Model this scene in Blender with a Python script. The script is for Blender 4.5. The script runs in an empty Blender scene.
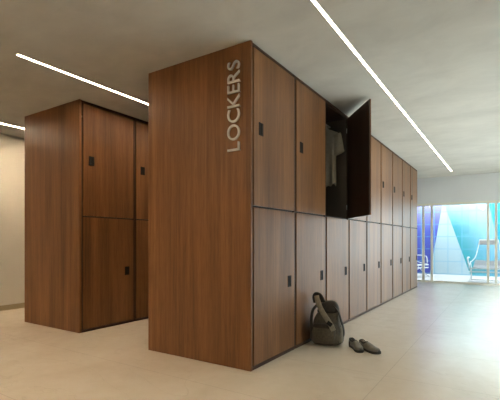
import bpy, bmesh, math, random
from mathutils import Vector, Matrix, noise
C = bpy.context.scene.collection
SC = bpy.context.scene
PI = math.pi

# ------------------------------------------------------------------ camera
EYE = 1.024
cam_d = bpy.data.cameras.new('camera')
cam = bpy.data.objects.new('camera', cam_d); C.objects.link(cam)
cam.location = (0, 0, EYE)
cam.rotation_euler = (math.radians(90), 0, math.radians(32.953))
cam_d.sensor_width = 36; cam_d.lens = 398 / 500 * 36
cam_d.shift_y = 41 / 500
cam_d.clip_start = .05; cam_d.clip_end = 200
SC.camera = cam

# ------------------------------------------------------------------ world / lights / exposure
SC.view_settings.view_transform = 'Standard'
SC.view_settings.look = 'None'
SC.view_settings.gamma = 1.0
SC.view_settings.use_curve_mapping = False
SC.view_settings.exposure = 0.28
WORLD = 3.5
STRIP = 168.0
WINDOW_FILL = 8600.0
COURT_FILL = 60.0
w = bpy.data.worlds.new('sky'); SC.world = w; w.use_nodes = True
bgn = w.node_tree.nodes['Background']
bgn.inputs[0].default_value = (0.90, 0.97, 1.0, 1); bgn.inputs[1].default_value = WORLD

def area(name, loc, rot, sx, sy, power, col, portal=False):
    d = bpy.data.lights.new(name, 'AREA'); d.shape = 'RECTANGLE'; d.size = sx; d.size_y = sy
    d.energy = power; d.color = col
    if portal: d.cycles.is_portal = True
    o = bpy.data.objects.new(name, d); C.objects.link(o); o.location = loc; o.rotation_euler = rot
    return o
# sky portals at the two glazed openings (they only guide sampling of the sky)
area('sky_portal', (-1.87, 10.9, 1.0), (math.radians(-90), 0, 0), 6.6, 1.95, 1, (1, 1, 1), True)
area('sky_portal', (2.62, 7.0, .9), (0, math.radians(90), 0), 1.7, 6.8, 1, (1, 1, 1), True)

# added fill lamp, unseen, tilted down through the right-hand window onto the floor
area('window_daylight', (4.7, 6.6, 3.9), (0, math.radians(48), 0), 2.0, 6.4, WINDOW_FILL, (.74, .88, 1.0))

# added fill lamp, unseen, right of the tiled wall; grazes the locker doors
area('court_daylight', (.95, 13.2, 1.35), (math.radians(-90), 0, math.radians(8)), 1.7, 2.6, COURT_FILL, (.88, .97, 1.0))

# ------------------------------------------------------------------ materials
def mat(name, col, rough=.5, **k):
    m = bpy.data.materials.new(name); m.use_nodes = True
    b = m.node_tree.nodes['Principled BSDF']
    b.inputs['Base Color'].default_value = (*col, 1); b.inputs['Roughness'].default_value = rough
    for kk, v in k.items(): b.inputs[kk.replace('_', ' ')].default_value = v
    return m
def N(m, t, **props):
    n = m.node_tree.nodes.new(t)
    for k, v in props.items(): setattr(n, k, v)
    return n
def L(m, a, b): m.node_tree.links.new(a, b)
def bsdf(m): return m.node_tree.nodes['Principled BSDF']
def ramp(m, fac, stops, interp='LINEAR'):
    r = N(m, 'ShaderNodeValToRGB'); r.color_ramp.interpolation = interp
    e = r.color_ramp.elements
    while len(e) < len(stops): e.new(.5)
    for i, (p, c) in enumerate(stops): e[i].position = p; e[i].color = (*c, 1)
    L(m, fac, r.inputs[0]); return r.outputs[0]
def math_(m, op, a, b=None, c=None):
    n = N(m, 'ShaderNodeMath', operation=op)
    for i, v in enumerate((a, b, c)):
        if v is None: continue
        if isinstance(v, (int, float)): n.inputs[i].default_value = v
        else: L(m, v, n.inputs[i])
    return n.outputs[0]
def mixc(m, fac, a, b, mode='MIX'):
    n = N(m, 'ShaderNodeMix', data_type='RGBA', blend_type=mode)
    for sock, v in ((n.inputs[0], fac), (n.inputs[6], a), (n.inputs[7], b)):
        if isinstance(v, (int, float)): sock.default_value = v
        elif isinstance(v, tuple): sock.default_value = (*v, 1)
        else: L(m, v, sock)
    return n.outputs[2]
def noise_tex(m, vec, scale, detail=3, rough=.5, dist=0):
    n = N(m, 'ShaderNodeTexNoise'); n.inputs['Scale'].default_value = scale
    n.inputs['Detail'].default_value = detail; n.inputs['Roughness'].default_value = rough
    n.inputs['Distortion'].default_value = dist
    L(m, vec, n.inputs['Vector']); return n.outputs['Fac']
def mapped(m, src, scale=(1, 1, 1), rnd=False):
    mp = N(m, 'ShaderNodeMapping'); mp.inputs['Scale'].default_value = scale
    L(m, src, mp.inputs['Vector'])
    if rnd:
        oi = N(m, 'ShaderNodeObjectInfo'); v = N(m, 'ShaderNodeCombineXYZ')
        for i, k in enumerate((37.0, 91.0, 13.0)):
            L(m, math_(m, 'MULTIPLY', oi.outputs['Random'], k), v.inputs[i])
        L(m, v.outputs[0], mp.inputs['Location'])
    return mp.outputs[0]
def texco(m, out='Object'): return N(m, 'ShaderNodeTexCoord').outputs[out]

def wood(name, dark, mid, light, rough=.34, ior=1.5, coat=0.0):
    m = mat(name, mid, rough)
    v = mapped(m, texco(m), (1, 1, 1), rnd=True)
    broad = noise_tex(m, mapped(m, v, (5, 5, .35)), 1.0, 3, .5, .6)
    fine = noise_tex(m, mapped(m, v, (38, 38, .9)), 1.0, 5, .65, .3)
    pore = noise_tex(m, mapped(m, v, (170, 170, 7)), 1.0, 2, .5)
    f = math_(m, 'ADD', math_(m, 'MULTIPLY', broad, .55), math_(m, 'MULTIPLY', fine, .45))
    c = ramp(m, f, [(.34, dark), (.5, mid), (.66, light)])
    p = ramp(m, pore, [(.36, (.66, .62, .6)), (.5, (1, 1, 1))])
    L(m, mixc(m, .55, c, p, 'MULTIPLY'), bsdf(m).inputs['Base Color'])
    bsdf(m).inputs['IOR'].default_value = ior
    bsdf(m).inputs['Coat Weight'].default_value = coat; bsdf(m).inputs['Coat Roughness'].default_value = .33; bsdf(m).inputs['Coat IOR'].default_value = 1.55
    L(m, math_(m, 'ADD', math_(m, 'MULTIPLY', fine, .12), rough - .06), bsdf(m).inputs['Roughness'])
    bp = N(m, 'ShaderNodeBump'); bp.inputs['Strength'].default_value = .06; bp.inputs['Distance'].default_value = .002
    L(m, pore, bp.inputs['Height']); L(m, bp.outputs[0], bsdf(m).inputs['Normal'])
    return m
M = {}
M['wood'] = wood('walnut_veneer', (.112, .047, .017), (.190, .083, .029), (.275, .127, .047), .42, 1.4, 0)
bsdf(M['wood']).inputs['Sheen Weight'].default_value = 1.0; bsdf(M['wood']).inputs['Sheen Tint'].default_value = (.84, 1.0, .97, 1); bsdf(M['wood']).inputs['Sheen Roughness'].default_value = .16
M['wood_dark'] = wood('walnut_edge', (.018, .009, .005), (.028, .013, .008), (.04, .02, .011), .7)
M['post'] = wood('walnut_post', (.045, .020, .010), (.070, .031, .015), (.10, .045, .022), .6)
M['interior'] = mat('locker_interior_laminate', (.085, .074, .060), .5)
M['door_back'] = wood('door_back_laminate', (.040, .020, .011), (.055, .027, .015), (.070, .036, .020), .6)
M['black'] = mat('black_metal', (.010, .009, .008), .6, Specular_IOR_Level=.2)
M['black_in'] = mat('black_recess', (.004, .004, .004), .7)
M['sign'] = mat('satin_sign_metal', (.86, .85, .82), .4)
M['steel'] = mat('steel', (.6, .6, .6), .3, Metallic=1.0)
M['frame'] = mat('cream_painted_aluminium', (.86, .85, .76), .4)
M['base'] = mat('baseboard_stone', (.42, .34, .21), .45)
M['white_metal'] = mat('white_powder_coat', (.50, .52, .54), .4)
M['sling'] = mat('grey_sling_fabric', (.25, .27, .29), .8)
M['pad'] = mat('pale_pillow_fabric', (.36, .34, .34), .85)

# plaster
def plaster(name, col, var=.06, scale=1.2):
    m = mat(name, col, .85)
    n = noise_tex(m, mapped(m, texco(m), (1, 1.6, 1)), scale, 6, .6, .4)
    lo = tuple(c * (1 - var * 1.6) for c in col); hi = tuple(min(1, c * (1 + var)) for c in col)
    L(m, ramp(m, n, [(.3, lo), (.7, hi)]), bsdf(m).inputs['Base Color'])
    bp = N(m, 'ShaderNodeBump'); bp.inputs['Strength'].default_value = .15; bp.inputs['Distance'].default_value = .01
    L(m, n, bp.inputs['Height']); L(m, bp.outputs[0], bsdf(m).inputs['Normal'])
    return m
M['ceiling'] = plaster('trowelled_plaster_ceiling', (.66, .65, .61), .08, 1.5)
M['wall'] = plaster('cream_wall_paint', (.76, .73, .65), .03, .8)
M['grey_wall'] = plaster('grey_wall_paint', (.80, .82, .84), .03, .8)

# floor: polished limestone slabs with hairline joints
m = M['floor'] = mat('polished_limestone', (.6, .52, .4), .2)
v = texco(m)
big = noise_tex(m, mapped(m, v, (1, .7, 1)), 1.3, 5, .6, .8)
fin = noise_tex(m, v, 9, 5, .65)
col = ramp(m, math_(m, 'ADD', math_(m, 'MULTIPLY', big, .7), math_(m, 'MULTIPLY', fin, .3)),
           [(.32, (.77, .685, .545)), (.52, (.83, .755, .625)), (.72, (.88, .82, .70))])
sp = N(m, 'ShaderNodeSeparateXYZ'); L(m, v, sp.inputs[0])
def joint(c, off, pitch, wd):
    t = math_(m, 'PINGPONG', math_(m, 'SUBTRACT', c, off), pitch / 2)   # zero on each joint
    return math_(m, 'LESS_THAN', t, wd)
jx = joint(sp.outputs[0], -.785, 3.52, .0022); jy = joint(sp.outputs[1], 3.09, .88, .0022)
jj = math_(m, 'MULTIPLY', math_(m, 'MAXIMUM', jx, jy), .38)
vn = N(m, 'ShaderNodeTexNoise'); vn.inputs['Scale'].default_value = .9; vn.inputs['Detail'].default_value = 7; vn.inputs['Distortion'].default_value = 1.2
L(m, mapped(m, v, (.6, 1.5, 1)), vn.inputs['Vector'])
vein = math_(m, 'LESS_THAN', math_(m, 'ABSOLUTE', math_(m, 'SUBTRACT', vn.outputs['Fac'], .5)), .003)
col = mixc(m, math_(m, 'MULTIPLY', vein, .12), col, (.42, .33, .22))
L(m, mixc(m, jj, col, (.33, .27, .19)), bsdf(m).inputs['Base Color'])
L(m, math_(m, 'ADD', math_(m, 'MULTIPLY', fin, .10), .18), bsdf(m).inputs['Roughness'])
bsdf(m).inputs['IOR'].default_value = 1.55
M['deck'] = plaster('white_deck_stone', (.44, .44, .44), .02, 2)

# architectural glass: clear pane with fresnel reflection
g = M['glass'] = bpy.data.materials.new('clear_glass'); g.use_nodes = True
nt = g.node_tree; nt.nodes.clear()
o_ = nt.nodes.new('ShaderNodeOutputMaterial'); mx = nt.nodes.new('ShaderNodeMixShader'); fr = nt.nodes.new('ShaderNodeFresnel')
tr = nt.nodes.new('ShaderNodeBsdfTransparent'); gl = nt.nodes.new('ShaderNodeBsdfGlossy')
fr.inputs[0].default_value = 1.45; gl.inputs['Roughness'].default_value = .02
tr.inputs[0].default_value = (.96, .985, .98, 1)
nt.links.new(fr.outputs[0], mx.inputs[0]); nt.links.new(tr.outputs[0], mx.inputs[1]); nt.links.new(gl.outputs[0], mx.inputs[2])
nt.links.new(mx.outputs[0], o_.inputs[0])

# linear lamps
def emit(name, col, s):
    m = bpy.data.materials.new(name); m.use_nodes = True
    b = bsdf(m); b.inputs['Base Color'].default_value = (.9, .9, .9, 1)
    b.inputs['Emission Color'].default_value = (*col, 1); b.inputs['Emission Strength'].default_value = s
    return m
M['strip'] = emit('warm_led_diffuser', (1.0, .775, .53), STRIP)  # strongest diffuser, only for the added strips behind the camera
M['strip_medium'] = emit('warm_medium_led_diffuser', (1.0, .775, .53), STRIP * .68)
M['strip_soft'] = emit('warm_soft_led_diffuser', (1.0, .775, .53), STRIP * .38)
M['strip_white'] = emit('neutral_led_diffuser', (1.0, .84, .62), STRIP * .09)

# painted tile mural on the court wall (object coordinates: x along the wall, z up)
m = M['mural'] = mat('painted_pool_tiles', (.3, .6, .8), .35)
sp = N(m, 'ShaderNodeSeparateXYZ'); L(m, texco(m), sp.inputs[0]); X, Z = sp.outputs[0], sp.outputs[2]
# edges x = a + b z  (measured from the floor)
eL = math_(m, 'MULTIPLY_ADD', Z, .17, -2.055)
eR = math_(m, 'MULTIPLY_ADD', Z, -.33, -.935)
zn = math_(m, 'DIVIDE', Z, 2.4)
purple = ramp(m, zn, [(.0, (.055, .08, .50)), (.55, (.10, .14, .62)), (.8, (.28, .30, .74)), (.95, (.50, .47, .80))])
pale = ramp(m, zn, [(0, (.52, .74, .86)), (.9, (.56, .80, .90))])
turq = ramp(m, zn, [(.0, (.04, .44, .53)), (.6, (.06, .45, .56)), (.92, (.46, .78, .90))])
sky_ = ramp(m, zn, [(.0, (.09, .40, .60)), (.92, (.46, .74, .90))])
dx = math_(m, 'SUBTRACT', X, eR)
tq = mixc(m, N(m, 'ShaderNodeClamp').outputs[0], turq, sky_)
mr = N(m, 'ShaderNodeMapRange'); mr.inputs['From Min'].default_value = .05; mr.inputs['From Max'].default_value = .75
L(m, dx, mr.inputs['Value'])
tq = mixc(m, mr.outputs[0], turq, sky_)
tq = mixc(m, math_(m, 'GREATER_THAN', math_(m, 'MULTIPLY_ADD', Z, .2, X), -.05), tq, (.02, .42, .58))
c = mixc(m, math_(m, 'GREATER_THAN', X, eL), purple, pale)
c = mixc(m, math_(m, 'GREATER_THAN', X, eR), c, tq)
def jt(cc, off):
    t = math_(m, 'PINGPONG', math_(m, 'SUBTRACT', cc, off), .19)
    return math_(m, 'LESS_THAN', t, .012)
tj = math_(m, 'MULTIPLY', math_(m, 'MAXIMUM', jt(X, -1.16), jt(Z, .02)), .6)
c = mixc(m, 1.0, c, (.53, .49, .47), 'MULTIPLY')
L(m, mixc(m, tj, c, (.12, .30, .42)), bsdf(m).inputs['Base Color'])

def fabric(name, col, var=.25, scale=60, rough=.85):
    m = mat(name, col, rough)
    n = noise_tex(m, texco(m), scale, 3, .6); n2 = noise_tex(m, texco(m), 7, 3, .6)
    f = math_(m, 'ADD', math_(m, 'MULTIPLY', n, .5), math_(m, 'MULTIPLY', n2, .5))
    L(m, ramp(m, f, [(.35, tuple(c * (1 - var) for c in col)), (.65, tuple(c * (1 + var) for c in col))]), bsdf(m).inputs['Base Color'])
    bp = N(m, 'ShaderNodeBump'); bp.inputs['Strength'].default_value = .3; bp.inputs['Distance'].default_value = .004
    L(m, n, bp.inputs['Height']); L(m, bp.outputs[0], bsdf(m).inputs['Normal'])
    return m
M['bag'] = fabric('olive_canvas', (.078, .069, .050), .4)
M['bag_light'] = fabric('olive_webbing', (.22, .20, .15))
M['bag_dark'] = fabric('dark_canvas', (.030, .026, .020))
M['shoe'] = fabric('grey_leather', (.21, .20, .17), .2, 30, .38)
M['sole'] = mat('dark_rubber', (.035, .032, .028), .6)
M['shoe_in'] = mat('shoe_lining', (.02, .017, .014), .9)
M['shirt'] = fabric('light_grey_linen', (.34, .325, .27), .12, 40)
M['hanger'] = mat('black_hanger', (.03, .028, .025), .5)

# ------------------------------------------------------------------ mesh helpers
def bx(bm, x0, x1, y0, y1, z0, z1):
    vs = [bm.verts.new((x, y, z)) for x in (x0, x1) for y in (y0, y1) for z in (z0, z1)]
    for f in ((0, 1, 3, 2), (4, 6, 7, 5), (0, 4, 5, 1), (2, 3, 7, 6), (0, 2, 6, 4), (1, 5, 7, 3)):
        bm.faces.new([vs[i] for i in f])
    return vs
def box(*a):
    bm = bmesh.new(); bx(bm, *a); return bm
def boxes(lst):
    bm = bmesh.new()
    for a in lst: bx(bm, *a)
    return bm
def obj(name, bm, m, parent=None, bevel=0, smooth=False, loc=None, sub=0):
    me = bpy.data.meshes.new(name)
    bmesh.ops.recalc_face_normals(bm, faces=bm.faces)
    bm.to_mesh(me); bm.free()
    for mm in (m if isinstance(m, (list, tuple)) else [m]): me.materials.append(mm)
    o = bpy.data.objects.new(name, me); C.objects.link(o)
    if parent: o.parent = parent
    if loc: o.location = loc
    if smooth:
        for p in me.polygons: p.use_smooth = True
    if bevel:
        b = o.modifiers.new('bevel', 'BEVEL'); b.width = bevel; b.segments = 2; b.limit_method = 'ANGLE'
    if sub:
        s = o.modifiers.new('sub', 'SUBSURF'); s.levels = sub; s.render_levels = sub
    return o
def tag(o, label, cat, group=None):
    o['label'] = label; o['category'] = cat
    if group: o['group'] = group
    return o
def empty(name, loc=(0, 0, 0), rz=0, label=None, cat=None, group=None):
    o = bpy.data.objects.new(name, None); C.objects.link(o); o.location = loc; o.rotation_euler = (0, 0, rz)
    o.empty_display_size = .1
    if label: tag(o, label, cat, group)
    return o
def struct(name, bm, m, parent=None):
    o = obj(name, bm, m, parent)
    if not parent: o['kind'] = 'structure'
    return o
def tube(bm, pts, r, n=10, closed=False, flat=None):
    """swept tube; flat=(w,t) makes a strap cross-section, with 'up' fixed"""
    pts = [Vector(p) for p in pts]; rings = []; K = len(pts)
    nrm = None
    for i, p in enumerate(pts):
        a = pts[(i - 1) % K] if (closed or i > 0) else p
        b = pts[(i + 1) % K] if (closed or i < K - 1) else p
        t = (b - a).normalized()
        if nrm is None:
            nrm = t.orthogonal().normalized() if flat is None else (Vector(flat[2]) - t * t.dot(Vector(flat[2]))).normalized()
        else:
            nrm = (nrm - t * nrm.dot(t)).normalized()
        bi = t.cross(nrm)
        ring = []
        rr = r[i] if isinstance(r, (list, tuple)) else r
        for k in range(n):
            an = 2 * PI * k / n
            if flat is None: q = p + nrm * math.cos(an) * rr + bi * math.sin(an) * rr
            else:
                cx, sx = math.cos(an), math.sin(an)
                e = .35
                q = p + bi * (abs(cx) ** e * (1 if cx > 0 else -1)) * flat[0] / 2 + nrm * (abs(sx) ** e * (1 if sx > 0 else -1)) * flat[1] / 2
            ring.append(bm.verts.new(q))
        rings.append(ring)
    for i in range(K if closed else K - 1):
        A, B = rings[i], rings[(i + 1) % K]
        for k in range(n): bm.faces.new((A[k], A[(k + 1) % n], B[(k + 1) % n], B[k]))
    if not closed:
        bm.faces.new(rings[0][::-1]); bm.faces.new(rings[-1])
    return bm
def spline(pts, n=8):
    out = []; P = [Vector(p) for p in pts]
    for i in range(len(P) - 1):
        p0, p1, p2, p3 = P[max(i - 1, 0)], P[i], P[i + 1], P[min(i + 2, len(P) - 1)]
        for k in range(n):
            t = k / n
            out.append(.5 * ((2 * p1) + (p2 - p0) * t + (2 * p0 - 5 * p1 + 4 * p2 - p3) * t * t + (3 * p1 - p0 - 3 * p2 + p3) * t ** 3))
    out.append(P[-1]); return out
def loft(bm, rings, cap0=True, cap1=True):
    R = [[bm.verts.new(v) for v in r] for r in rings]; n = len(R[0])
    for A, B in zip(R, R[1:]):
        for k in range(n): bm.faces.new((A[k], A[(k + 1) % n], B[(k + 1) % n], B[k]))
    if cap0: bm.faces.new(R[0][::-1])
    if cap1: bm.faces.new(R[-1])
    return R
def copy_tree(o, parent=None):
    c = o.copy(); C.objects.link(c); c.parent = parent
    for ch in list(o.children): copy_tree(ch, c)
    return c

# ------------------------------------------------------------------ room shell
H = 2.6
XL, XR, YN, YF = -6.25, 2.55, -2.4, 10.8
struct('floor', box(XL - .15, XR + .15, YN - .15, YF + .1, -.12, 0), M['floor'])
struct('ceiling', box(XL - .15, XR + .15, YN - .15, YF + .1, H, H + .15), M['ceiling'])
struct('wall_left', box(XL - .15, XL, YN, YF, 0, H), M['wall'])
struct('baseboard_left', box(XL, XL + .015, YN, YF, 0, .075), M['base'])
struct('wall_near', box(XL - .15, XR + .15, YN - .15, YN, 0, H), M['wall'])
struct('wall_right', boxes([(XR, XR + .15, YN, 3.6, 0, H), (XR, XR + .15, 10.4, YF, 0, H), (XR, XR + .15, 3.6, 10.4, 1.8, H)]), M['grey_wall'])
struct('wall_far', boxes([(XL, XR, YF - .02, YF + .1, 1.962, H), (XL, -5.2, YF - .02, YF + .1, 0, 1.962), (1.45, XR, YF - .02, YF + .1, 0, 1.962)]), M['grey_wall'])

# added window in the right wall, unseen, low head aims the fill lamp
win = empty('window_2', (XR, 3.6, 0)); win['kind'] = 'structure'
obj('window_frame', boxes([(.03, .10, 0, 6.8, 0, .06), (.03, .10, 0, 6.8, 1.74, 1.80)] +
    [(.03, .10, y, y + .055, .06, 1.74) for y in (0, 2.25, 4.5, 6.745)]), M['frame'], win)
obj('glass_pane', box(.06, .066, .056, 6.744, .06, 1.74), M['glass'], win)

# glazed end wall with sliding leaves
win = empty('window_1', (0, YF, 0)); win['kind'] = 'structure'
obj('window_frame', boxes([(-5.2, 1.45, 0, .10, 0, .036), (-5.2, 1.45, 0, .10, 1.905, 1.962),
                           (-5.2, -5.15, 0, .10, .036, 1.905), (1.40, 1.45, 0, .10, .036, 1.905)]), M['frame'], win)
st = [-4.75, -3.0, -1.80, -1.60, -.391, -.232]
for x in st:
    obj('mullion', box(x - .027, x + .027, .02 if x in (-1.60, -.391) else .045, .045 if x in (-1.60, -.391) else .09, .036, 1.905), M['frame'], win)
obj('glass_pane', box(-5.15, 1.40, .092, .097, .036, 1.905), M['glass'], win)

# court outside
struct('floor_outside', box(-8, 6, YF + .1, 16, -.12, -.004), M['deck'])
struct('wall_outside', box(-8, .05, 13.5, 13.7, -.004, 2.45), M['mural'])  # ends just out of view so extra sky light reaches the lockers

# ------------------------------------------------------------------ linear lamps
for x, y0, y1, lab in ((-3.473, 1.75, 9.98, 'warm linear ceiling light running between the two locker blocks'),
                   (-1.068, 1.75, 9.98, 'longest bright linear ceiling light, over the aisle right of the lettered locker block'),
                   (-5.69, 1.75, 9.98, 'short visible linear ceiling light at far left, behind the smaller-looking locker block'),
                   (-3.473, -2.1, .7, 'linear ceiling light near the entrance wall, left one'),
                   (-1.068, -2.1, .7, 'linear ceiling light near the entrance wall, right one')):  # last two are added behind the camera to brighten the foreground
    t = empty('linear_light', (x, y0, H), 0, lab, 'ceiling light', 'recessed linear ceiling lights')
    Ln = y1 - y0
    obj('housing', boxes([(-.015, -.012, -.004, Ln + .004, -.004, 0), (.012, .015, -.004, Ln + .004, -.004, 0),
                          (-.012, .012, -.004, 0, -.004, 0), (-.012, .012, Ln, Ln + .004, -.004, 0)]), M['white_metal'], t)
    obj('diffuser', box(-.012, .012, 0, Ln, -.003, 0), M['strip' if y0 < 0 else ('strip_white' if x == -1.068 else ('strip_soft' if x > -4 else 'strip_medium'))], t)

# ------------------------------------------------------------------ lockers
XF, YS, PIT, DEP = -1.692, 2.645, .758, 1.157
def make_unit():
    t = empty('locker_unit')
    e = .013
    # carcass: sides, top, plinth, mid shelf, middle back; rear half closed
    car = boxes([(-DEP, -.015, .0005, e, 0, H - .001), (-DEP, -.015, PIT - e, PIT - .0005, 0, H - .001),
                 (-DEP, -.026, e, PIT - e, H - .030, H - .001), (-DEP, -.026, e, PIT - e, 0, .024),
                 (-DEP, -.026, e, PIT - e, 1.291, 1.309), (-DEP, -DEP + .02, e, PIT - e, .026, H - .022)])
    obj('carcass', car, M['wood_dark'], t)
    obj('face_frame', boxes([(-.015, -.008, .0005, e, 0, H - .001), (-.015, -.008, PIT - e, PIT - .0005, 0, H - .001),
                 (-.026, -.008, e, PIT - e, H - .020, H - .001), (-.026, -.002, e, PIT - e, 0, .022)]), M['post'], t)
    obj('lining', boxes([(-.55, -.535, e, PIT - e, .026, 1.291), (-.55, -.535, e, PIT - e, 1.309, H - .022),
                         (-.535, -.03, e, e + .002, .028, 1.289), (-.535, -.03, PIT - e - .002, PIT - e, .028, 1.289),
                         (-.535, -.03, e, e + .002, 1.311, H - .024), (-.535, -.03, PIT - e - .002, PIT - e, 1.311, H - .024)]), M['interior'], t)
    r = bmesh.new(); tube(r, [(-.25, e + .002, 2.50), (-.25, PIT - e - .002, 2.50)], .011, 12)
    obj('clothes_rail', r, M['steel'], t, smooth=True)
    # doors, origin on the hinge line (right side)
    gw = .011
    dw = PIT - 2 * e - 2 * gw
    for z0, z1, hy, hz, side in ((.031, 1.2925, -.10, .654, 0), (1.3075, 2.566, -(dw - .105), 1.935, 1)):
        d = obj('door', box(-.001, .0, -dw, 0, z0, z1), M['wood'], t, loc=(0, PIT - e - gw, 0))
        d.data.clear_geometry()
        bm = box(-.010, .0, -dw, 0, z0, z1); bmesh.ops.recalc_face_normals(bm, faces=bm.faces); bm.to_mesh(d.data); bm.free()
        b = d.modifiers.new('bevel', 'BEVEL'); b.width = .0015; b.segments = 2
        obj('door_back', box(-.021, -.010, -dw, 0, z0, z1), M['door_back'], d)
        h = obj('handle', boxes([(0, .004, hy - .034, hy - .026, hz - .052, hz + .052), (0, .004, hy + .026, hy + .034, hz - .052, hz + .052),
                                 (0, .004, hy - .026, hy + .026, hz - .052, hz - .044), (0, .004, hy - .026, hy + .026, hz + .044, hz + .052),
                                 (0, .002, hy - .026, hy + .026, hz - .044, hz + .044), (0.002, .007, hy + .004, hy + .026, hz - .044, hz + .044)]), M['black'], d, bevel=.0008)
        h['label'] = 'black recessed pull'
    for zz in (1.45, 2.42, .2, 1.15):
        b = bmesh.new(); tube(b, [(-.024, PIT - e - .004, zz - .03), (-.024, PIT - e - .004, zz + .03)], .004, 8)
        obj('hinge', b, M['steel'], t)
    return t
proto = make_unit()
ordn = ['', 'second', 'third', 'fourth', 'fifth', 'sixth', 'seventh', 'eighth', 'ninth']
labR = ['brown two-door locker unit directly right of the end panel with the lettering',
        'brown two-door locker unit with the grey rucksack leaning on its lower door',
        'locker unit whose upper door is swung open, showing a hanging shirt',
        'pale-sheened locker unit half hidden behind the open locker door, just beyond it',
        'fifth locker unit from the lettered panel, first whose upper door shows past the open door',
        'sixth locker unit from the lettered panel, a pale two-door column with black pulls',
        'seventh locker unit from the lettered panel, third from the glazed end',
        'eighth locker unit from the lettered panel, next to last before the glazed end',
        'farthest locker unit of the long row, nearest the glass doors and blue wall']
labL = ['wide brown two-door locker unit of the left block, beside its plain end panel',
        'brown locker unit of the left block partly hidden by the lettered end panel']
for k in range(9):
    o = proto if k == 0 else copy_tree(proto)
    o.location = (XF, YS + k * PIT, 0)
    tag(o, labR[k], 'locker', 'locker units in the long right-hand row')
    if k == 2:
        d = [c for c in o.children if c.name.startswith('door')]
        up = max(d, key=lambda q: max(v.co.z for v in q.data.vertices))
        up.rotation_euler.z = math.radians(38.5)
        up.location.x += .004
for k in range(9):
    o = copy_tree(proto)
    o.location = (-3.99, 2.70 + k * PIT, 0)
    lab = labL[k] if k < 2 else '%s locker unit along the left block, back in the passage behind the lettered panel' % ordn[k]
    tag(o, lab, 'locker', 'locker units in the left block')
pn = box(-1.145, .002, -.025, 0, 0, H - .001)
o = obj('end_panel', pn, M['wood'], bevel=.001, loc=(XF, YS, 0))
tag(o, 'full-height walnut end panel carrying the raised LOCKERS lettering', 'wall panel', 'locker end panels')
o = obj('end_panel', box(-1.145, .002, -.025, 0, 0, H - .001), M['wood'], bevel=.001, loc=(-3.99, 2.70, 0))
tag(o, 'plain full-height walnut end panel of the left locker block', 'wall panel', 'locker end panels')

# lettering, reading upward
sg = empty('wall_lettering', (-1.843, YS - .025, 1.744), 0, 'raised pale metal letters spelling LOCKERS vertically on the walnut end panel', 'sign')
zc = 0
word = 'LOCKERS'; adv = []
CAP = .119
for ch in word:
    cu = bpy.data.curves.new('letter', 'FONT'); cu.body = ch; cu.size = CAP / .70; cu.extrude = .007; cu.bevel_depth = .0006; cu.offset = -.0012
    tmp = bpy.data.objects.new('letter', cu); C.objects.link(tmp)
    bpy.context.view_layer.update()
    me = bpy.data.meshes.new_from_object(tmp.evaluated_get(bpy.context.evaluated_depsgraph_get()))
    bpy.data.objects.remove(tmp); bpy.data.curves.remove(cu)
    xs = [v.co.x for v in me.vertices]; ys = [v.co.y for v in me.vertices]
    wd = max(xs) - min(xs); adv.append((me, min(xs), wd))
tot = sum(a[2] for a in adv); gap = .016
sc_ = (.718 - 6 * gap) / tot
yy0, yy1 = 0, CAP
for me, x0, wd in adv:
    # local text x -> world +Z ; text y -> world -X ; thickness -> world -Y
    for v in me.vertices:
        tx, ty, tz = v.co
        v.co = Vector((-(ty - CAP / 2), -(tz + .007) - .014, (tx - x0) * sc_ + zc))
    zc += wd * sc_ + gap
    me.flip_normals() if False else None
    me.materials.clear(); me.materials.append(M['sign'])
    o = bpy.data.objects.new('letter', me); C.objects.link(o); o.parent = sg
for o in [c for c in sg.children]:
    vs = o.data.vertices; lo = min(v.co.z for v in vs)
    q = min(vs, key=lambda v: v.co.z).co
    x = q.x - .004 if q.x > 0 else q.x
    obj('standoff_stud', box(x, x + .004, -.0145, 0, lo + .003, lo + .007), M['steel'], o)

# ------------------------------------------------------------------ shirt on hanger in the open locker
YH = 4.70
hg = empty('coat_hanger', (XF - .25, YH, 2.50), 0, 'dark coat hanger on the rail inside the open upper locker, holding the shirt', 'hanger')
b = bmesh.new()
tube(b, spline([(-.006, 0, -.018 + .03), (.0, 0, .0155), (.010, 0, .012), (.0155, 0, 0), (.010, 0, -.012), (0, 0, -.03), (0, 0, -.065)], 5), .0022, 8)
obj('hook', b, M['steel'], hg, smooth=True)
b = bmesh.new(); tube(b, spline([(-.185, 0, -.125), (-.10, 0, -.092), (-.02, 0, -.066), (0, 0, -.062), (.02, 0, -.066), (.10, 0, -.092), (.185, 0, -.125)], 4), .0065, 10)
obj('shoulder_bar', b, M['hanger'], hg, smooth=True)
sh = empty('shirt', (XF - .25, YH, 2.50), 0, 'light grey short-sleeved shirt hanging inside the open upper locker', 'shirt')
def shirt_body():
    bm = bmesh.new(); rings = []
    n = 40
    prof = [(-.78, .165, .050), (-.70, .164, .050), (-.6, .163, .048), (-.5, .162, .046), (-.4, .164, .044), (-.3, .168, .040), (-.22, .180, .034),
            (-.165, .198, .026), (-.138, .180, .022), (-.112, .130, .019), (-.09, .085, .019), (-.075, .058, .022)]
    for z, a, d in prof:
        r = []
        for k in range(n):
            an = 2 * PI * k / n
            fold = 0 if z > -.2 else (.2 + min(1, (-z - .2) / .4)) * (.022 * math.sin(an * 5 + z * 3) + .012 * math.sin(an * 9 + 1))
            x = a * math.cos(an); y = (d + fold) * math.sin(an)
            zz = z - (.02 * math.sin(an * 5) if z < -.75 else 0)
            r.append((x, y, zz))
        rings.append(r)
    loft(bm, rings, False, False); return bm
o = obj('shirt_body', shirt_body(), M['shirt'], sh, smooth=True)
so = o.modifiers.new('solid', 'SOLIDIFY'); so.thickness = .002
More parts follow.
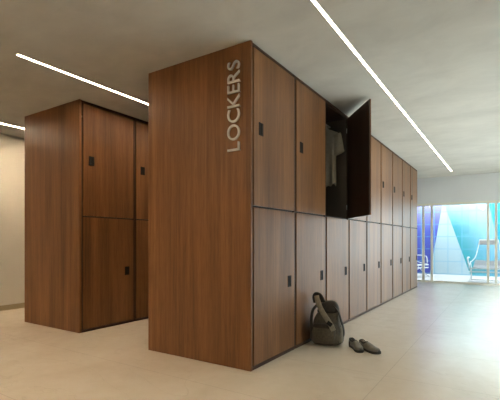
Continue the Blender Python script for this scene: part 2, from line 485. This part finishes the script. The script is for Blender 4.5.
for s in (-1, 1):
    bm = bmesh.new(); rings = []
    for i in range(7):
        t = i / 6
        c = Vector((s * (.170 + .030 * t), .0, -.165 - .24 * t)); a, d = .055 + .018 * t, .026 + .006 * t
        rings.append([(c.x + a * math.cos(an) * .95, c.y + d * math.sin(an) + .004 * math.sin(3 * an + 5 * t), c.z + a * math.cos(an) * s * .35) for an in [2 * PI * k / 20 for k in range(20)]])
    loft(bm, rings, False, False)
    o = obj('sleeve', bm, M['shirt'], sh, smooth=True); q = o.modifiers.new('solid', 'SOLIDIFY'); q.thickness = .002
bm = bmesh.new(); rings = []
for z, a, d in ((-.082, .060, .026), (-.060, .056, .030), (-.042, .052, .032), (-.046, .058, .040), (-.075, .070, .043)):
    rings.append([(a * math.cos(an), d * math.sin(an), z - (.012 if math.sin(an) < -.8 and z < -.07 else 0)) for an in [2 * PI * k / 24 for k in range(24)]])
loft(bm, rings, False, False); o = obj('collar', bm, M['shirt'], sh, smooth=True)
bm = box(-.012, .012, -.066, -.060, -.72, -.10); 
o = obj('button_placket', bm, M['shirt'], sh)

# ------------------------------------------------------------------ rucksack
def super_ring(a, b, z, cx=0, cy=0, n=36, e=3.2, wr=0, seed=0):
    r = []
    for k in range(n):
        an = 2 * PI * k / n
        c_, s_ = math.cos(an), math.sin(an)
        x = a * abs(c_) ** (2 / e) * (1 if c_ > 0 else -1); y = b * abs(s_) ** (2 / e) * (1 if s_ > 0 else -1)
        w_ = 1 + wr * noise.noise(Vector((x * 14 + seed, y * 14, z * 18)))
        r.append((cx + x * w_, cy + y * w_, z + wr * .06 * noise.noise(Vector((x * 20, y * 20, seed + z * 9)))))
    return r
bag = empty('backpack', (-1.525, 3.765, 0), math.radians(14), 'slouched olive-grey canvas rucksack on the floor against a locker door', 'backpack')
bm = bmesh.new()
body = [(.006, .112, .085, 0, 0), (.0, .136, .108, 0, 0), (.03, .152, .122, 0, 0), (.08, .154, .125, 0, 0), (.14, .148, .120, .000, 0), (.20, .137, .112, .003, .004),
        (.26, .122, .100, .008, .008), (.31, .106, .088, .014, .013), (.35, .092, .076, .020, .018), (.385, .078, .062, .026, .024), (.41, .060, .046, .030, .03), (.42, .035, .026, .030, .032)]
loft(bm, [super_ring(a, b, z, cx, cy, wr=.22, seed=3) for z, a, b, cx, cy in body])
obj('main_compartment', bm, M['bag'], bag, smooth=True, sub=1)
bm = bmesh.new()
fp = [(.02, .080, .024), (.03, .098, .036), (.08, .105, .046), (.14, .106, .046), (.185, .100, .040), (.205, .090, .026), (.21, .07, .012)]
loft(bm, [super_ring(a, b, z, -.012, -.112, wr=.2, seed=7) for z, a, b in fp])
fpo = obj('front_pocket', bm, M['bag'], bag, smooth=True, sub=1)
bm = bmesh.new()
loft(bm, [super_ring(a, b, z, -.012, -.116, wr=.03, seed=9) for z, a, b in ((.178, .104, .044), (.185, .108, .052), (.20, .104, .048), (.215, .088, .030), (.218, .05, .010))])
obj('pocket_flap', bm, M['bag_dark'], fpo, smooth=True, sub=1)
bm = bmesh.new()
loft(bm, [super_ring(a, b, z, .140, -.005, wr=.10, seed=11) for z, a, b in ((.02, .016, .060), (.03, .026, .076), (.09, .032, .082), (.15, .028, .078), (.175, .016, .066), (.18, .008, .05))])
obj('side_pocket', bm, M['bag_light'], bag, smooth=True, sub=1)
bm = bmesh.new()
lid = [(.315, .100, .088), (.322, .108, .096), (.350, .100, .088), (.385, .086, .072), (.412, .066, .052), (.426, .038, .030)]
loft(bm, [super_ring(a, b, z, 0.016 + (z - .33) * .16, .014 + (z - .33) * .2, wr=.12, seed=21) for z, a, b in lid])
obj('lid', bm, M['bag_dark'], bag, smooth=True, sub=1)
# broad compression strap running diagonally over the front with buckle
bm = bmesh.new()
tube(bm, spline([(-.10, .00, .475), (-.088, -.055, .455), (-.060, -.103, .395), (-.015, -.128, .320), (.035, -.148, .255), (.065, -.172, .215), (.088, -.155, .165)], 6), 0, 12, flat=(.050, .010, (0, -1, .3)))
sp_ = obj('front_strap', bm, M['bag_light'], bag, smooth=True)
bm = bmesh.new(); bx(bm, -.026, .026, -.006, .006, -.019, .019)
bk = obj('buckle', bm, M['black'], sp_, bevel=.003); bk.location = (.052, -.176, .232); bk.rotation_euler = (math.radians(-30), math.radians(35), 0)
bm = bmesh.new()
tube(bm, spline([(-.115, .02, .40), (-.122, .00, .455), (-.105, -.01, .488), (-.070, -.01, .482), (-.050, 0, .45), (-.035, .01, .41)], 6), 0, 12, flat=(.044, .012, (0, -1, 0)))
obj('grab_handle', bm, M['bag_dark'], bag, smooth=True)
bm = bmesh.new()
tube(bm, spline([(-.075, -.04, .395), (-.120, -.085, .345), (-.132, -.120, .26), (-.128, -.130, .18), (-.120, -.110, .10), (-.125, -.09, .05)], 6), 0, 12, flat=(.030, .008, (-.6, -1, 0)))
obj('shoulder_strap', bm, M['bag_dark'], bag, smooth=True)
bm = bmesh.new()
tube(bm, spline([(.075, -.03, .385), (.122, -.055, .33), (.150, -.070, .25), (.170, -.06, .18), (.172, -.03, .10), (.150, .01, .04)], 6), 0, 12, flat=(.030, .008, (1, -.4, 0)))
obj('shoulder_strap', bm, M['bag_dark'], bag, smooth=True)

# ------------------------------------------------------------------ shoes
def shoe_outline(t):
    """half widths (left, right) of a right-foot outline, t 0 heel .. 1 toe"""
    pts = [(0, .004), (.04, .020), (.12, .029), (.25, .031), (.4, .031), (.55, .036), (.7, .042), (.82, .042), (.92, .036), (.975, .025), (1, .010)]
    for (a, va), (b, vb) in zip(pts, pts[1:]):
        if t <= b:
            u = (t - a) / (b - a); return va + (vb - va) * u
    return .003
def make_shoe(s):
    Ln = .268
    t = empty('shoe')
    ts = [0, .015, .04, .08, .13, .2, .28, .36, .44, .52, .6, .68, .76, .83, .89, .94, .975, 1]
    ax = lambda u: s * .010 * math.sin(PI * u) - s * .006 * u
    bm = bmesh.new(); R = []
    for zz, k in ((0, .96), (.006, 1.04), (.016, 1.06), (.022, 1.02)):
        left = [(ax(u) + shoe_outline(u) * k, u * Ln, zz + (.010 * max(0, u - .8) ** 1.5 * 4 if zz < .01 else .012 * max(0, u - .8) * 2)) for u in ts]
        right = [(ax(u) - shoe_outline(u) * k, u * Ln, zz + (.010 * max(0, u - .8) ** 1.5 * 4 if zz < .01 else .012 * max(0, u - .8) * 2)) for u in reversed(ts)]
        R.append(left + right)
    loft(bm, R)
    obj('sole', bm, M['sole'], t, smooth=False)
    top = [(0, .068), (.04, .074), (.12, .070), (.2, .063), (.28, .060), (.36, .066), (.44, .074), (.52, .070), (.6, .062), (.7, .053), (.8, .049), (.9, .045), (1, .034)]
    top = [(a_, b_ * 1.14) for a_, b_ in top]
    def th(u):
        for (a, va), (b, vb) in zip(top, top[1:]):
            if u <= b: return va + (vb - va) * (u - a) / (b - a)
        return .03
    bm = bmesh.new(); G = []
    n = 14
    for u in [i / 26 for i in range(27)]:
        row = []
        w_ = max(.002, shoe_outline(max(.01, min(.99, u)))) * .97
        hgt = th(u)
        for k in range(n + 1):
            an = PI * k / n
            cx = math.cos(an); sx = math.sin(an)
            opening = u < .43
            e = .62
            px = w_ * abs(cx) ** e * (1 if cx > 0 else -1)
            if opening: px *= 1 - .18 * sx
            pz = .020 + (hgt - .020) * sx ** .75
            row.append(bm.verts.new((ax(u) + px, .004 + u * (Ln - .008), pz + .018 * max(0, u - .8))))
        G.append(row)
    for i in range(26):
        u = (i + .5) / 26
        for k in range(n):
            mid = abs(k + .5 - n / 2)
            lim = 4.2 if u < .34 else (4.2 - (u - .34) * 30)
            if .05 < u < .45 and mid < lim: continue
            bm.faces.new((G[i][k], G[i][k + 1], G[i + 1][k + 1], G[i + 1][k]))
    o = obj('upper', bm, M['shoe'], t, smooth=True)
    q = o.modifiers.new('solid', 'SOLIDIFY'); q.thickness = .004; q.offset = -1
    q = o.modifiers.new('sub', 'SUBSURF'); q.levels = 1; q.render_levels = 1
    bm = bmesh.new(); lf = [bm.verts.new((ax(u) + shoe_outline(u) * .85, .006 + u * (Ln - .012), .0245)) for u in ts[2:13]]
    rt = [bm.verts.new((ax(u) - shoe_outline(u) * .85, .006 + u * (Ln - .012), .0245)) for u in reversed(ts[2:13])]
    f = bm.faces.new(lf + rt); ex = bmesh.ops.extrude_face_region(bm, geom=[f])
    for v_ in [e_ for e_ in ex['geom'] if isinstance(e_, bmesh.types.BMVert)]: v_.co.z += .003
    obj('insole', bm, M['shoe_in'], t)
    bm = bmesh.new(); G2 = []
    for i in range(8):
        u = .002 + i * .032; row = []
        w_ = max(.004, shoe_outline(max(.012, u))) * .97 + .0022; hh = (th(u) - .004) * (1 - .07 * i)
        for k in range(9):
            f_ = k / 8; row.append((ax(u), u, w_, hh * f_))
        G2.append(row)
    for sd in (-1, 1):
        V = [[bm.verts.new((a_ + sd * w_ * (1 - .16 * (z_ / .08) ** 2), -.001 + u_ * (Ln - .008), .018 + z_ * .75)) for a_, u_, w_, z_ in row] for row in G2]
        for A, B in zip(V, V[1:]):
            for k in range(8): bm.faces.new((A[k], A[k + 1], B[k + 1], B[k]))
        if sd == -1: V0 = V
    for k in range(8): bm.faces.new((V0[0][k], V0[0][k + 1], V[0][k + 1], V[0][k]))
    o = obj('heel_counter', bm, M['bag_dark'], t, smooth=True)
    q = o.modifiers.new('solid', 'SOLIDIFY'); q.thickness = .0025
    bm = bmesh.new()
    rim = []
    for u in [.06 + i * .03 for i in range(11)]: rim.append((ax(u) + shoe_outline(u) * .66, .004 + u * Ln * .98, th(u) - .003))
    rim.append((ax(.42), .42 * Ln, th(.42)))
    for u in reversed([.06 + i * .03 for i in range(11)]): rim.append((ax(u) - shoe_outline(u) * .66, .004 + u * Ln * .98, th(u) - .003))
    tube(bm, spline(rim + [rim[0]], 2)[:-1], .0048, 8, closed=True)
    obj('collar', bm, M['sole'], t, smooth=True)
    bm = bmesh.new()
    tube(bm, spline([(ax(.5) + .031, .5 * Ln, .045), (ax(.5) + .018, .49 * Ln, .068), (ax(.5), .49 * Ln, .0755), (ax(.5) - .018, .49 * Ln, .068), (ax(.5) - .031, .5 * Ln, .045)], 5), 0, 10, flat=(.020, .004, (0, .2, 1)))
    obj('instep_strap', bm, M['shoe'], t, smooth=True)
    return t
def place_shoe(s, x, y, rz, lab):
    o = make_shoe(s); o.location = (x, y, 0); o.rotation_euler.z = rz
    tag(o, lab, 'shoe', 'pair of slip-on shoes')
# heel position and heading (heading = direction of the toe)
def heading(dx, dy): return math.atan2(dy, dx) - PI / 2
place_shoe(-1, -1.295, 3.80, heading(.17, -.20), 'left-hand grey slip-on shoe of the pair, the one nearer the rucksack')
place_shoe(1, -1.195, 3.79, heading(.215, -.15), 'right-hand grey slip-on shoe of the pair, farther from the rucksack')

# ------------------------------------------------------------------ garden chairs outside
def chair(loc, rz, lab):
    t = empty('lounge_chair', loc, rz, lab, 'chair', 'white garden chairs outside the glass')
    # local: faces -Y, width along X
    W = .40
    def tb(name, pts, r=.011, m='white_metal', sub=6):
        b = bmesh.new(); tube(b, spline(pts, sub) if len(pts) > 2 else pts, r, 10); return obj(name, b, M[m], t, smooth=True)
    for s in (-1, 1):
        tb('side_frame', [(s * .21, .52, 1.06), (s * .24, .44, .86), (s * .30, .30, .60), (s * W, .16, .47), (s * (W + .01), -.05, .40), (s * (W - .02), -.34, .37)])
        tb('leg', [(s * W, .22, .50), (s * (W - .04), -.10, .22), (s * W, -.38, .012)])
        tb('leg', [(s * W, -.30, .38), (s * (W - .04), -.02, .20), (s * W, .40, .012)])
        tb('armrest', [(s * (W + .03), .20, .60), (s * (W + .045), .0, .61), (s * (W + .03), -.25, .58), (s * W, -.31, .40)], .017)
    tb('crossbar', [(-W, -.38, .014), (W, -.38, .014)]); tb('crossbar', [(-W, .40, .014), (W, .40, .014)])
    tb('crossbar', [(-.21, .52, 1.06), (.21, .52, 1.06)])
    b = bmesh.new()
    prof = [(.26, .54, .29), (.22, .48, .31), (.17, .42, .32), (.02, .36, .33), (-.16, .36, .33), (-.34, .38, .32)]
    rings = [[(-w_, y, z), (0, y + .015, z - .02), (w_, y, z), (w_, y + .006, z - .008), (0, y + .021, z - .028), (-w_, y + .006, z - .008)] for y, z, w_ in prof]
    loft(b, rings); obj('sling_seat', b, M['sling'], t)
    b = box(-.21, .21, .44, .51, .93, 1.06); o = obj('head_pillow', b, M['pad'], t, bevel=.025)
    for k, z in enumerate((.25, .33)):
        b = box(-W, W, -.36, -.335, z, z + .035); obj('front_rail', b, M['white_metal'], t, bevel=.006)
    return t
chair((-.42, 11.62, -.004), math.radians(0), 'white tubular garden chair with head pillow, right side beyond the glass doors')
chair((-2.42, 12.2, -.004), math.radians(60), 'white tubular garden chair beyond the glass at left, half hidden by the locker row')
